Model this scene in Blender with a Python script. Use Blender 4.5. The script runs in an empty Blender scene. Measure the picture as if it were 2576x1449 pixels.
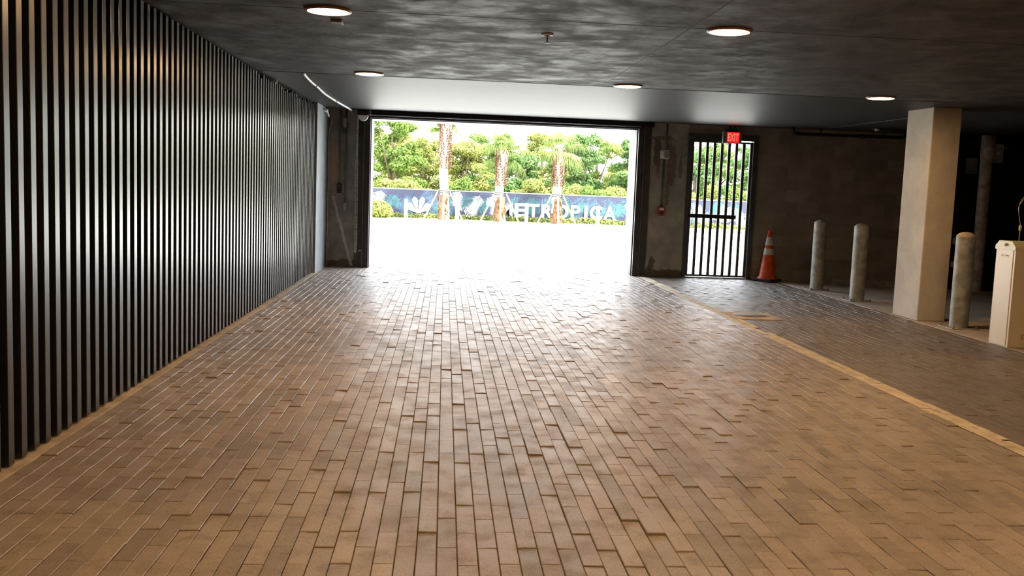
import bpy, bmesh, math, random
import numpy as np
from mathutils import Vector, Matrix, Euler, noise
random.seed(7); rng = np.random.default_rng(7)
C = bpy.context.scene.collection
PI = math.pi

# ------------------------------------------------------------------ materials
def new_mat(name):
    m = bpy.data.materials.new(name); m.use_nodes = True
    nt = m.node_tree; nt.nodes.clear()
    out = nt.nodes.new('ShaderNodeOutputMaterial'); b = nt.nodes.new('ShaderNodeBsdfPrincipled')
    nt.links.new(b.outputs[0], out.inputs[0])
    return m, nt, b
def nd(nt, t, **kw):
    n = nt.nodes.new(t)
    for k, v in kw.items(): setattr(n, k, v)
    return n
def lk(nt, a, b): nt.links.new(a, b)
def mth(nt, op, a, b=None, c=None, clamp=False):
    n = nd(nt, 'ShaderNodeMath', operation=op); n.use_clamp = clamp
    for i, v in enumerate((a, b, c)):
        if v is None: continue
        if isinstance(v, (int, float)): n.inputs[i].default_value = v
        else: lk(nt, v, n.inputs[i])
    return n.outputs[0]
def mixc(nt, f, a, b, blend='MIX'):
    n = nd(nt, 'ShaderNodeMix', data_type='RGBA', blend_type=blend)
    for s, v in ((n.inputs['Factor'], f), (n.inputs[6], a), (n.inputs[7], b)):
        if isinstance(v, (int, float)): s.default_value = v
        elif isinstance(v, (tuple, list)): s.default_value = tuple(v)[:3] + (1,)
        else: lk(nt, v, s)
    return n.outputs[2]
def ramp(nt, v, lo, hi):
    n = nd(nt, 'ShaderNodeMapRange'); n.interpolation_type = 'SMOOTHSTEP'
    lk(nt, v, n.inputs[0]); n.inputs[1].default_value = lo; n.inputs[2].default_value = hi
    return n.outputs[0]
def pos(nt): return nd(nt, 'ShaderNodeNewGeometry').outputs['Position']
def noise_n(nt, scale, detail=4, rough=.55, vec=None, stretch=None, off=None):
    v = vec or pos(nt)
    if stretch or off:
        mp = nd(nt, 'ShaderNodeMapping'); lk(nt, v, mp.inputs[0])
        if stretch: mp.inputs['Scale'].default_value = stretch
        if off: mp.inputs['Location'].default_value = off
        v = mp.outputs[0]
    n = nd(nt, 'ShaderNodeTexNoise'); lk(nt, v, n.inputs['Vector'])
    n.inputs['Scale'].default_value = scale; n.inputs['Detail'].default_value = detail; n.inputs['Roughness'].default_value = rough
    return n.outputs[0]
def bump(nt, b, h, strength=.3, dist=.01):
    n = nd(nt, 'ShaderNodeBump'); n.inputs['Strength'].default_value = strength; n.inputs['Distance'].default_value = dist
    lk(nt, h, n.inputs['Height']); lk(nt, n.outputs[0], b.inputs['Normal'])
def setp(b, rough=.5, spec=.5, metal=0., **kw):
    b.inputs['Roughness'].default_value = rough; b.inputs['Specular IOR Level'].default_value = spec
    b.inputs['Metallic'].default_value = metal
    for k, v in kw.items(): b.inputs[k].default_value = v
def simple(name, col, rough=.5, spec=.5, metal=0., var=.15, scale=6., bmp=0., bscale=60.):
    m, nt, b = new_mat(name); setp(b, rough, spec, metal)
    n = noise_n(nt, scale)
    d = tuple(c*(1-var) for c in col); l = tuple(min(1, c*(1+var)) for c in col)
    lk(nt, mixc(nt, ramp(nt, n, .3, .7), d, l), b.inputs['Base Color'])
    if bmp: bump(nt, b, noise_n(nt, bscale, 3), bmp, .004)
    return m
def emit(name, col, strength):
    m, nt, b = new_mat(name)
    b.inputs['Base Color'].default_value = (*[min(1, c) for c in col], 1)
    b.inputs['Emission Color'].default_value = (*col, 1); b.inputs['Emission Strength'].default_value = strength
    return m
def axis(nt, v, i):
    s = nd(nt, 'ShaderNodeSeparateXYZ'); lk(nt, v, s.inputs[0]); return s.outputs[i]

def paver_mat(name, dark, light, rough, edge=0):
    m, nt, b = new_mat(name); setp(b, rough, .5)
    at = nd(nt, 'ShaderNodeAttribute', attribute_name='tone'); at.attribute_type = 'GEOMETRY'
    col = mixc(nt, at.outputs['Fac'], dark, light)
    big = noise_n(nt, .55, 3, .5)
    col = mixc(nt, mth(nt, 'MULTIPLY', ramp(nt, big, .42, .72), .35), col, (.36, .29, .22))
    grime = noise_n(nt, 5.5, 6, .65)
    col = mixc(nt, mth(nt, 'MULTIPLY', ramp(nt, grime, .46, .72), .5), col, tuple(c*.45 for c in dark))
    spot = noise_n(nt, 3.1, 6, .7, off=(7, 3, 1))
    col = mixc(nt, mth(nt, 'MULTIPLY', ramp(nt, spot, .66, .78), .5), col, (.48, .44, .4))
    fine = noise_n(nt, 140, 3, .6)
    col = mixc(nt, .22, col, mixc(nt, ramp(nt, fine, .35, .65), (.08, .07, .06), (.5, .45, .4)))
    lk(nt, col, b.inputs['Base Color'])
    lk(nt, mth(nt, 'ADD', mth(nt, 'MULTIPLY', ramp(nt, grime, .35, .7), .16), rough-.06), b.inputs['Roughness'])
    bump(nt, b, mth(nt, 'ADD', noise_n(nt, 260, 3), mth(nt, 'MULTIPLY', grime, 1.5)), .25, .002)
    return m

def concrete(name, col, marks=(), streaks=(), warm=(.32, .24, .18), blocks=False, var=.28, rough=.85, patch=.5):
    """poured / block concrete; marks = soft blobs (x, z, rx, rz, colour), streaks = line marks (x0,z0,x1,z1,w,colour)"""
    m, nt, b = new_mat(name); setp(b, rough, .3)
    p = pos(nt)
    n1 = noise_n(nt, 2.1, 6, .65); n2 = noise_n(nt, 24, 4, .6); n3 = noise_n(nt, 1.1, 3, .5, off=(3, 9, 2))
    c = mixc(nt, ramp(nt, n1, .3, .7), tuple(v*(1-var) for v in col), tuple(v*(1+var) for v in col))
    c = mixc(nt, mth(nt, 'MULTIPLY', ramp(nt, n3, .5, .75), patch), c, warm)
    c = mixc(nt, mth(nt, 'MULTIPLY', ramp(nt, n2, .58, .75), .35), c, tuple(v*.45 for v in col))
    x, z = axis(nt, p, 0), axis(nt, p, 2)
    dn = mth(nt, 'MULTIPLY', mth(nt, 'SUBTRACT', noise_n(nt, 7, 5, .65, off=(1, 5, 4)), .5), 2.4)
    for (mx, mz, rx, rz, mc) in marks:
        d = mth(nt, 'SQRT', mth(nt, 'ADD', mth(nt, 'POWER', mth(nt, 'DIVIDE', mth(nt, 'SUBTRACT', x, mx), rx), 2.), mth(nt, 'POWER', mth(nt, 'DIVIDE', mth(nt, 'SUBTRACT', z, mz), rz), 2.)))
        f = ramp(nt, mth(nt, 'SUBTRACT', 1., mth(nt, 'ADD', d, dn)), -.05, .12)
        c = mixc(nt, mth(nt, 'MULTIPLY', f, .8), c, mc)
    for (x0, z0, x1, z1, w, mc) in streaks:
        t = mth(nt, 'DIVIDE', mth(nt, 'SUBTRACT', z, z0), z1-z0, clamp=False)
        inside = mth(nt, 'MULTIPLY', mth(nt, 'GREATER_THAN', t, 0.), mth(nt, 'LESS_THAN', t, 1.))
        xl = mth(nt, 'ADD', x0, mth(nt, 'MULTIPLY', t, x1-x0))
        d = mth(nt, 'DIVIDE', mth(nt, 'ABSOLUTE', mth(nt, 'ADD', mth(nt, 'SUBTRACT', x, xl), mth(nt, 'MULTIPLY', dn, .03))), w)
        f = mth(nt, 'MULTIPLY', ramp(nt, mth(nt, 'SUBTRACT', 1., d), 0., .7), inside)
        c = mixc(nt, mth(nt, 'MULTIPLY', f, .6), c, mc)
    h = mth(nt, 'ADD', n2, noise_n(nt, 90, 3))
    if blocks:
        cmb = nd(nt, 'ShaderNodeCombineXYZ'); lk(nt, x, cmb.inputs[0]); lk(nt, z, cmb.inputs[1])
        br = nd(nt, 'ShaderNodeTexBrick'); lk(nt, cmb.outputs[0], br.inputs['Vector'])
        br.inputs['Scale'].default_value = 1.; br.inputs['Brick Width'].default_value = .406; br.inputs['Row Height'].default_value = .203
        br.inputs['Mortar Size'].default_value = .006; br.inputs['Mortar Smooth'].default_value = .4
        br.inputs['Color1'].default_value = (.75, .75, .75, 1); br.inputs['Color2'].default_value = (1.1, 1.1, 1.1, 1); br.inputs['Mortar'].default_value = (.85, .85, .85, 1)
        c = mixc(nt, .8, c, br.outputs[0], 'MULTIPLY')
        h = mth(nt, 'SUBTRACT', h, mth(nt, 'MULTIPLY', br.outputs['Fac'], 2.))
    lk(nt, c, b.inputs['Base Color']); bump(nt, b, h, .35, .004)
    return m

def leaf_mat(name, lo, hi, trans=.25):
    m = bpy.data.materials.new(name); m.use_nodes = True; nt = m.node_tree; nt.nodes.clear()
    out = nd(nt, 'ShaderNodeOutputMaterial'); d = nd(nt, 'ShaderNodeBsdfDiffuse'); t = nd(nt, 'ShaderNodeBsdfTranslucent'); mx = nd(nt, 'ShaderNodeMixShader')
    at = nd(nt, 'ShaderNodeAttribute', attribute_name='tone')
    c = mixc(nt, at.outputs['Fac'], lo, hi)
    c = mixc(nt, ramp(nt, noise_n(nt, .9, 3), .35, .7), c, mixc(nt, .6, c, hi))
    lk(nt, c, d.inputs[0]); lk(nt, c, t.inputs[0]); mx.inputs[0].default_value = trans
    lk(nt, d.outputs[0], mx.inputs[1]); lk(nt, t.outputs[0], mx.inputs[2]); lk(nt, mx.outputs[0], out.inputs[0])
    return m

M = {}
M['paver'] = paver_mat('paver_tan', (.235, .192, .155), (.40, .33, .265), .48)
M['paver_dark'] = paver_mat('paver_worn_dark', (.088, .073, .06), (.145, .12, .098), .52)
M['sand'] = simple('joint_sand', (.10, .08, .06), .95, .2, var=.3, scale=30)
M['line'] = simple('line_paint', (.62, .535, .39), .7, .3, var=.2, scale=9, bmp=.2)
M['slab'] = simple('slab_concrete', (.40, .34, .27), .75, .35, var=.18, scale=2.5, bmp=.2)
M['curb'] = simple('curb_concrete', (.48, .40, .30), .85, .3, var=.2, scale=7, bmp=.3)
M['slat'] = simple('slat_black_paint', (.012, .0125, .0135), .28, .5, var=.15, scale=3)
M['slat'].node_tree.nodes['Principled BSDF'].inputs['IOR'].default_value = 1.75
M['black'] = simple('matt_black', (.012, .011, .011), .6, .3)
M['charcoal'] = simple('charcoal_steel', (.040, .044, .050), .42, .45, var=.2, bmp=.05)
M['charcoal_light'] = simple('grey_steel_edge', (.09, .09, .095), .4, .5, var=.2)
M['jamb'] = simple('grey_jamb', (.14, .13, .13), .6, .4, var=.15)
M['stucco'] = simple('white_stucco', (.78, .77, .74), .85, .3, var=.05, scale=20, bmp=.3, bscale=90)
M['greywall'] = simple('blue_grey_paint', (.27, .305, .34), .5, .45, var=.12, scale=3, bmp=.25, bscale=120)
M['galv'] = simple('galvanised', (.34, .35, .34), .5, .5, .35, var=.25, scale=10)
M['white_paint'] = simple('white_enamel', (.75, .75, .73), .4, .5, var=.05)
M['grey_plastic'] = simple('grey_plastic', (.24, .25, .27), .5, .4, var=.12)
M['steel_dark'] = simple('dark_conduit', (.13, .125, .11), .5, .45, .2, var=.2)
M['red'] = simple('red_plastic', (.42, .03, .025), .4, .5, var=.1)
M['chain'] = simple('zinc_chain', (.68, .68, .58), .4, .5, .15, var=.3, scale=40)
M['panel_grey'] = simple('panel_grey', (.44, .45, .47), .5, .4, var=.1)
M['cone'] = simple('cone_orange', (.62, .085, .02), .45, .4, var=.22, scale=9)
M['cone_white'] = simple('cone_reflective', (.58, .57, .54), .4, .5, var=.12, scale=14)
M['rubber'] = simple('black_rubber', (.03, .027, .027), .7, .3, var=.3, scale=20)
M['cream'] = simple('cream_powdercoat', (.72, .63, .48), .38, .5, var=.03, scale=4)
M['lid_cream'] = simple('pale_green_cream', (.66, .66, .40), .4, .5, var=.03)
M['label'] = simple('white_label', (.8, .8, .78), .5, .4, var=.04)
M['ink'] = simple('dark_ink', (.03, .03, .035), .5, .4)
M['warn'] = simple('orange_label', (.6, .12, .03), .5, .4)
M['pipe_black'] = simple('black_pipe', (.014, .013, .013), .5, .35, var=.2)
M['pipe_grey'] = simple('primer_pipe', (.42, .37, .335), .7, .35, var=.3, scale=9, bmp=.2)
M['darkwall'] = simple('black_wall', (.014, .014, .0145), .8, .25, var=.2, scale=4, bmp=.2)
M['bollard'] = simple('galvanised_bollard', (.30, .305, .28), .55, .45, .15, var=.28, scale=9, bmp=.15)
M['bollard_cap'] = simple('concrete_cap', (.44, .36, .27), .8, .3, var=.15)
M['stop'] = simple('wheel_stop_concrete', (.26, .24, .215), .85, .3, var=.2, scale=14, bmp=.3)
M['lid_steel'] = simple('cover_steel', (.19, .185, .19), .6, .4, .1, var=.2, scale=20)
M['sign_grey'] = simple('sign_housing', (.19, .18, .165), .5, .4, var=.1)
M['sign_red'] = emit('sign_face_red', (1., .012, .012), 1.15)
M['sign_letter'] = emit('sign_letter_red', (1., .06, .05), 3.2)
M['lamp'] = emit('lamp_diffuser', (1., .60, .28), 150.)
M['lamp_ring'] = simple('lamp_trim', (.35, .17, .10), .4, .5, var=.05)
M['ground'] = simple('pale_concrete_drive', (.50, .49, .45), .9, .25, var=.1, scale=1.5)
M['lawn'] = simple('sunlit_grass', (.34, .37, .16), .95, .1, var=.2, scale=5)
M['banner'] = simple('banner_navy', (.024, .027, .058), .6, .3, var=.06)
M['b_white'] = simple('banner_white', (.5, .52, .54), .6, .3, var=.03)
M['b_teal'] = simple('banner_teal', (.028, .09, .10), .6, .3, var=.15)
M['b_blue'] = simple('banner_pale_blue', (.045, .075, .12), .6, .3, var=.15)
M['trunk'] = simple('palm_trunk', (.26, .225, .19), .9, .2, var=.3, scale=8, bmp=.6, bscale=25)
M['trunk_brown'] = simple('palm_boot', (.11, .06, .036), .9, .2, var=.35, scale=9)
M['brace'] = simple('timber_brace', (.2, .16, .12), .85, .2, var=.2)
M['bark'] = simple('bark', (.12, .09, .06), .9, .2, var=.3)
M['frond'] = leaf_mat('palm_frond', (0.043, 0.093, 0.025), (0.174, 0.211, 0.068), .35)
M['leaf_mid'] = leaf_mat('leaf_mid', (0.034, 0.090, 0.025), (0.167, 0.223, 0.056), .4)
M['leaf_deep'] = leaf_mat('leaf_deep', (0.031, 0.084, 0.034), (0.130, 0.198, 0.068), .4)
M['leaf_yellow'] = leaf_mat('leaf_yellow', (0.087, 0.124, 0.025), (0.260, 0.267, 0.087), .4)

# ceiling: troweled black paint with trowel sweeps
m, nt, b = new_mat('ceiling_trowelled_black'); setp(b, .62, .30)
sw = nd(nt, 'ShaderNodeTexNoise'); mp = nd(nt, 'ShaderNodeMapping'); lk(nt, pos(nt), mp.inputs[0]); mp.inputs['Scale'].default_value = (1., .75, 1.)
lk(nt, mp.outputs[0], sw.inputs['Vector']); sw.inputs['Scale'].default_value = 2.2; sw.inputs['Detail'].default_value = 7; sw.inputs['Roughness'].default_value = .62; sw.inputs['Distortion'].default_value = 1.1
lk(nt, mixc(nt, ramp(nt, sw.outputs[0], .36, .64), (.022, .021, .021), (.075, .072, .070)), b.inputs['Base Color'])
lk(nt, mth(nt, 'ADD', .50, mth(nt, 'MULTIPLY', ramp(nt, noise_n(nt, 3.3, 6, .65, off=(4, 1, 0)), .3, .7), .28)), b.inputs['Roughness'])
bump(nt, b, mth(nt, 'ADD', sw.outputs[0], mth(nt, 'MULTIPLY', noise_n(nt, 14, 4), .3)), .5, .02)
M['ceiling'] = m
m, nt, b = new_mat('soffit_smooth_grey'); setp(b, .46, .06)
lk(nt, mixc(nt, ramp(nt, noise_n(nt, 4, 4, .6, stretch=(.4, 4, 1)), .3, .7), (.050, .051, .054), (.064, .065, .068)), b.inputs['Base Color'])
bump(nt, b, noise_n(nt, 9, 3, .5, stretch=(.3, 5, 1)), .05, .01)
M['soffit'] = m
DK, RB, LT = (.07, .06, .05), (.16, .11, .085), (.52, .50, .45)
M['pier_left'] = concrete('pier_concrete_left', (.225, .22, .205), marks=[(-1.95, 1.75, .10, .45, (.34, .25, .19)), (-1.72, 1.02, .13, .10, (.19, .19, .175)), (-1.75, .03, .5, .09, DK), (-1.75, 2.42, .07, .12, DK)],
    streaks=[(-1.60, .02, -1.94, 1.22, .035, LT)])
M['pier_right'] = concrete('pier_concrete_right', (.34, .33, .30), marks=[(3.97, 1.98, .085, .42, RB), (3.93, 1.58, .045, .35, RB), (3.72, 2.22, .07, .24, DK), (3.74, 1.98, .04, .22, RB), (4.14, 1.98, .035, .24, RB), (3.93, .04, .42, .10, DK), (3.70, .25, .06, .13, DK), (3.82, 2.45, .22, .04, RB)], patch=.3)
M['block'] = concrete('block_wall', (.30, .272, .238), blocks=True, var=.14, patch=.25, warm=(.21, .165, .13))
M['column'] = concrete('column_concrete', (.52, .475, .40), var=.13, patch=.3, warm=(.38, .33, .27), rough=.8)
M['column_rust'] = M['column']

# ------------------------------------------------------------------ mesh helpers
class MB:
    def __init__(s): s.bm = bmesh.new()
    def box(s, x0, x1, y0, y1, z0, z1, bev=0., mi=0):
        x0, x1 = sorted((x0, x1)); y0, y1 = sorted((y0, y1)); z0, z1 = sorted((z0, z1))
        t = bmesh.new(); bmesh.ops.create_cube(t, size=1.)
        for v in t.verts: v.co = Vector(((x0+x1)/2+v.co.x*(x1-x0), (y0+y1)/2+v.co.y*(y1-y0), (z0+z1)/2+v.co.z*(z1-z0)))
        if bev: bmesh.ops.bevel(t, geom=list(t.edges), offset=bev, segments=2, affect='EDGES', profile=.5)
        return s._merge(t, mi)
    def _merge(s, t, mi=0, mat=None, smooth=False):
        for f in t.faces: f.material_index = mi; f.smooth = smooth
        if mat is not None: t.transform(mat)
        me = bpy.data.meshes.new('tmp'); t.to_mesh(me); t.free(); s.bm.from_mesh(me); bpy.data.meshes.remove(me); return s
    def lathe(s, prof, seg=32, c=(0, 0, 0), mi=0, smooth=True, mat=None):
        t = bmesh.new(); rings = []
        for r, z in prof:
            if r < 1e-6: rings.append([t.verts.new((0, 0, z))])
            else: rings.append([t.verts.new((r*math.cos(2*PI*i/seg), r*math.sin(2*PI*i/seg), z)) for i in range(seg)])
        for a, b2 in zip(rings, rings[1:]):
            for i in range(seg):
                j = (i+1) % seg
                q = [a[i % len(a)], a[j % len(a)], b2[j % len(b2)], b2[i % len(b2)]]
                u = []
                for v in q:
                    if v not in u: u.append(v)
                if len(u) > 2: t.faces.new(u)
        bmesh.ops.recalc_face_normals(t, faces=list(t.faces))
        mm = Matrix.Translation(c) @ (mat or Matrix.Identity(4))
        return s._merge(t, mi, mm, smooth)
    def tube(s, pts, r, seg=10, mi=0, smooth=True, closed=False):
        pts = [Vector(p) for p in pts]; t = bmesh.new(); rings = []; n = len(pts); up = None
        for i, p in enumerate(pts):
            a = pts[(i-1) % n] if (closed or i) else pts[0]; b2 = pts[(i+1) % n] if (closed or i < n-1) else pts[-1]
            d = (b2-a).normalized()
            if up is None: up = Vector((0, 0, 1)) if abs(d.z) < .9 else Vector((1, 0, 0))
            e1 = d.cross(up).normalized(); e2 = e1.cross(d); up = e2
            rr = r[i] if isinstance(r, (list, tuple)) else r
            rings.append([t.verts.new(p+(e1*math.cos(2*PI*k/seg)+e2*math.sin(2*PI*k/seg))*rr) for k in range(seg)])
        for i in range(n if closed else n-1):
            a, b2 = rings[i], rings[(i+1) % n]
            for k in range(seg): t.faces.new((a[k], a[(k+1) % seg], b2[(k+1) % seg], b2[k]))
        if not closed: t.faces.new(rings[0][::-1]); t.faces.new(rings[-1])
        bmesh.ops.recalc_face_normals(t, faces=list(t.faces))
        return s._merge(t, mi, None, smooth)
    def poly(s, pts, depth, axis_v=(0, 1, 0), mi=0):
        t = bmesh.new(); vs = [t.verts.new(p) for p in pts]; f = t.faces.new(vs)
        if depth:
            r = bmesh.ops.extrude_face_region(t, geom=[f])
            for v in [g for g in r['geom'] if isinstance(g, bmesh.types.BMVert)]: v.co += Vector(axis_v)*depth
        bmesh.ops.recalc_face_normals(t, faces=list(t.faces))
        return s._merge(t, mi)
    def obj(s, name, mats, parent=None, kind=None):
        me = bpy.data.meshes.new(name); s.bm.to_mesh(me); s.bm.free()
        return link(name, me, mats, parent, kind)
def link(name, me, mats, parent=None, kind=None):
    if not isinstance(mats, (list, tuple)): mats = [mats]
    for k in mats: me.materials.append(M[k] if isinstance(k, str) else k)
    o = bpy.data.objects.new(name, me); C.objects.link(o)
    if parent:
        o.parent = parent; me.transform(world_m(parent).inverted()); o.matrix_parent_inverse = Matrix.Identity(4)
    if kind: o['kind'] = kind
    return o
def world_m(p):
    m_ = Matrix.LocRotScale(p.location, p.rotation_euler, p.scale)
    return world_m(p.parent) @ m_ if p.parent else m_
def tag(o, label=None, cat=None, group=None, kind=None):
    if label: o['label'] = label
    if cat: o['category'] = cat
    if group: o['group'] = group
    if kind: o['kind'] = kind
    return o
def thing(name, label, cat, loc=(0, 0, 0), group=None, kind=None):
    o = bpy.data.objects.new(name, None); o.empty_display_size = .2; C.objects.link(o); o.location = loc
    return tag(o, label, cat, group, kind)
def dup(root, loc, label):
    r = root.copy(); C.objects.link(r); r.location = loc; r['label'] = label
    for ch in list(root.children):
        c = ch.copy(); C.objects.link(c); c.parent = r; c.matrix_parent_inverse = Matrix.Identity(4)
        for g in list(ch.children):
            d = g.copy(); C.objects.link(d); d.parent = c; d.matrix_parent_inverse = Matrix.Identity(4)
    return r

# ------------------------------------------------------------------ room constants (metres)
ZC, ZF, YS, YW = 2.637, 2.712, 10.861, 16.942
XS = -2.079                      # face of the slats
DX0, DX1, DZ = -1.31, 3.345, 2.585
GX0, GX1, GZ = 4.257, 5.512, 2.543

# ------------------------------------------------------------------ floor: pavers
PW, PL, GAP, GAPY = .0817, .3475, .0022, .0050
XL, XSLAB = -2.03, 5.895
def build_pavers():
    V, F, T, MI = [], [], [], []
    def brick(x0, x1, y0, y1, dark):
        t = rng.random()**.75; k = len(V)//3
        dz = rng.normal(0, .0015) + (0.0055*rng.random() if rng.random() < .16 else 0)
        tx, ty = rng.normal(0, .0007), rng.normal(0, .0012)
        c = .0028; base = len(V)
        def z(ix, iy): return dz + (tx if ix else -tx) + (ty if iy else -ty)
        for (ix, iy) in ((0, 0), (1, 0), (1, 1), (0, 1)):
            X = (x0+c, x1-c)[ix]; Y = (y0+c, y1-c)[iy]; V.append((X, Y, z(ix, iy)))
        for (ix, iy) in ((0, 0), (1, 0), (1, 1), (0, 1)): V.append(((x0, x1)[ix], (y0, y1)[iy], z(ix, iy)-.003))
        for (ix, iy) in ((0, 0), (1, 0), (1, 1), (0, 1)): V.append(((x0, x1)[ix], (y0, y1)[iy], -.02))
        fs = [(0, 1, 2, 3)] + [(4+i, 4+(i+1) % 4, (i+1) % 4, i) for i in range(4)] + [(8+i, 8+(i+1) % 4, 4+(i+1) % 4, 4+i) for i in range(4)]
        for f in fs: F.append(tuple(base+i for i in f)); MI.append(dark)
        T.extend([t]*12)
    n0 = int(math.floor((XL-.009)/PW)); n1 = int(math.ceil((XSLAB-.009)/PW))
    line = MB()
    for n in range(n0, n1+1):
        xa, xb = max(.009+n*PW, XL), min(.009+(n+1)*PW, XSLAB)
        if xb-xa < .02: continue
        off = 5.162 + (PL/2 if n % 2 else 0) + rng.normal(0, .006)
        k = int(math.floor((-2-off)/PL))
        while off+k*PL < 17.68:
            y0, y1 = off+k*PL, min(off+(k+1)*PL, 17.69); k += 1
            if y1 < -2 or y1-y0 < .03: continue
            if 3.52 < (xa+xb)/2 < 4.13 and 11.25 < (y0+y1)/2 < 11.92: continue   # hole for the utility box lid
            yy0, yy1 = y0, y1
            b0 = len(V); brick(xa+GAP/2, xb-GAP/2, yy0+GAPY/2, yy1-GAPY/2, 1 if xa > 3.5 else 0)
            # painted line on top of this brick
            l0, l1 = max(xa+.0003, 3.442), min(xb-.0003, 3.586)
            if l1-l0 > .004 and not (10.2 < (y0+y1)/2 < 11.2 and random.random() < .12):
                zt = [V[b0+i][2]+.0012 for i in range(4)]; ya, yb = yy0+GAP/2+.001, yy1-GAP/2-.001
                j = rng.normal(0, .003, 4)
                L0 = l0+(j[0] if l0 < 3.45 else 0); L1 = l1+(j[1] if l1 > 3.58 else 0)
                line.poly([(L0, ya, max(zt)), (L1, ya, max(zt)), (L1, yb, max(zt)), (L0, yb, max(zt))], .0006, (0, 0, -1))
    me = bpy.data.meshes.new('floor'); me.from_pydata(V, [], F)
    me.polygons.foreach_set('material_index', MI)
    a = me.attributes.new('tone', 'FLOAT', 'POINT'); a.data.foreach_set('value', T); me.update()
    link('floor', me, ['paver', 'paver_dark'], kind='structure')
    tag(line.obj('lane_line', 'line'), 'pale yellow painted line running lengthwise over the pavers to the doorway', 'painted line')
build_pavers()
b = MB(); b.box(-2.2, XSLAB, -7, 17.69, -.12, -.011); b.obj('floor_bedding', 'sand', kind='structure')
b = MB(); b.box(-2.16, XL-.002, -2, YW, -.10, .004, .004); b.obj('baseboard_left', 'curb', kind='structure')
b = MB(); b.box(XSLAB+.002, 13, -7, YW, -.12, .006, .004); b.obj('concrete_slab', 'slab', kind='structure')

lid = thing('utility_box', 'tan concrete utility box lid set in the pavers beside the yellow line', 'utility box', (3.82, 11.585, 0))
b = MB(); b.box(3.53, 4.12, 11.265, 11.905, -.03, .012, .006); b.obj('lid', 'curb', lid)
b = MB(); b.lathe([(0, .018), (.19, .018), (.20, .012), (.20, 0)], 32, (3.82, 11.6, 0), mat=Matrix.Diagonal((1, .8, 1, 1))); b.obj('cover', 'lid_steel', lid)
b = MB(); b.lathe([(.205, .0135), (.24, .0135), (.24, .011)], 32, (3.82, 11.6, 0), mat=Matrix.Diagonal((1, .82, 1, 1))); b.obj('cover_ring', 'curb', lid)

# ------------------------------------------------------------------ ceiling
b = MB(); b.box(-2.3, 13.2, -7, YS, ZC, ZC+.3); b.obj('ceiling', 'ceiling', kind='structure')
b = MB()
b.poly([(-2.3, YS, ZC), (-2.3, YW, ZF), (-2.3, YW+.2, ZC+.3), (-2.3, YS, ZC+.3)], 15.5, (1, 0, 0)); b.obj('ceiling_soffit', 'soffit', kind='structure')
b = MB()
b.box(-2.08, 5.935, YS-.009, YS+.009, ZC-.003, ZC+.01); b.obj('trim_1', 'black', kind='structure')
b = MB(); b.box(-2.08, 13, 6.875, 6.885, ZC-.0015, ZC+.01); b.obj('trim_2', 'black', kind='structure')
b = MB(); b.box(1.695, 1.707, -6, YS-.01, ZC-.0015, ZC+.01); b.obj('trim_3', 'black', kind='structure')
b = MB(); b.box(5.39, 5.40, -6, YS-.01, ZC-.0015, ZC+.01); b.obj('trim_4', 'ceiling', kind='structure')

# ------------------------------------------------------------------ walls
b = MB(); b.box(-2.35, -2.16, -7, 15.55, -.1, 3.0); b.obj('wall_left', 'black', kind='structure')
b = MB(); b.box(-2.35, -2.045, 15.55, YW, -.1, 2.70, 0); b.obj('wall_left_painted', 'greywall', kind='structure')
b = MB(); T = .20
b.box(-2.35, DX0, YW, YW+T, -.1, 3.0, mi=0)
b.box(DX0, DX1, YW, YW+T, DZ, 3.0, mi=0)
b.box(DX1, GX0, YW, YW+T, -.1, 3.0, mi=1)
b.box(GX0, GX1, YW, YW+T, GZ, 3.0, mi=2)
b.box(GX1, 13.2, YW, YW+T, -.1, 3.0, mi=2)
b.obj('wall_far', ['pier_left', 'pier_right', 'block'], kind='structure')
b = MB(); b.box(8.62, 13.0, 16.15, YW-.001, .006, 2.62); b.obj('wall_far_right', 'darkwall', kind='structure')
b = MB(); b.box(13.0, 13.2, -7, YW, -.1, 3.0); b.obj('wall_right', 'darkwall', kind='structure')
b = MB(); b.box(-2.35, 13.2, -7.2, -7, -.1, 3.0); b.obj('wall_back', 'darkwall', kind='structure')
# outer white portal of the vehicle door
b = MB()
b.box(DX0-.6, DX0-.002, YW+T, 17.68, -.1, 3.3); b.box(DX1+.002, DX1+.55, YW+T, 17.68, -.1, 3.3); b.box(DX0-.6, DX1+.55, YW+T, 17.68, DZ+.002, 3.3)
b.obj('wall_outside', 'stucco', kind='structure')
b = MB(); b.box(-2.4, 13.2, YW+T, 17.2, 3.0, 3.4); b.box(-2.4, 13.2, -7.2, 17.2, 3.001, 3.1); b.obj('roof', 'stucco', kind='structure')

# concrete column
CX, CY, CW, CD = 5.935, 11.575, .364, .673
b = MB(); b.box(CX, CX+CW, CY, CY+CD, .006, 2.70, .012)
tag(b.obj('concrete_column', 'column'), 'square bare concrete column standing at the edge of the pavers', 'column')

# ------------------------------------------------------------------ slatted screen on the left wall
sc_ = thing('slat_screen', 'glossy black vertical slat cladding covering the left wall', 'slatted wall cladding', (XS, 4.3, 0))
PITCH, SW = .1467, .0635
ks = [4.737+PITCH*i for i in range(-5, 74) if 4.737+PITCH*i+SW < 15.55]
def ceil_z(y): return ZC if y < YS else ZC+(ZF-ZC)*(y-YS)/(YW-YS)
for i, y in enumerate(ks):
    zt = ceil_z(y)-.012
    if y > YS: zt -= random.choice((0, .0, .02, .05, .03))
    b = MB(); b.box(-2.135, XS, y, y+SW, .012+random.uniform(0, .006), zt, .003); b.obj('slat', 'slat', sc_)
b = MB()
for z in (.25, 1.3, 2.4): b.box(-2.158, -2.136, ks[0], ks[-1]+SW, z-.02, z+.02)
b.obj('support_rail', 'black', sc_)

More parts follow.
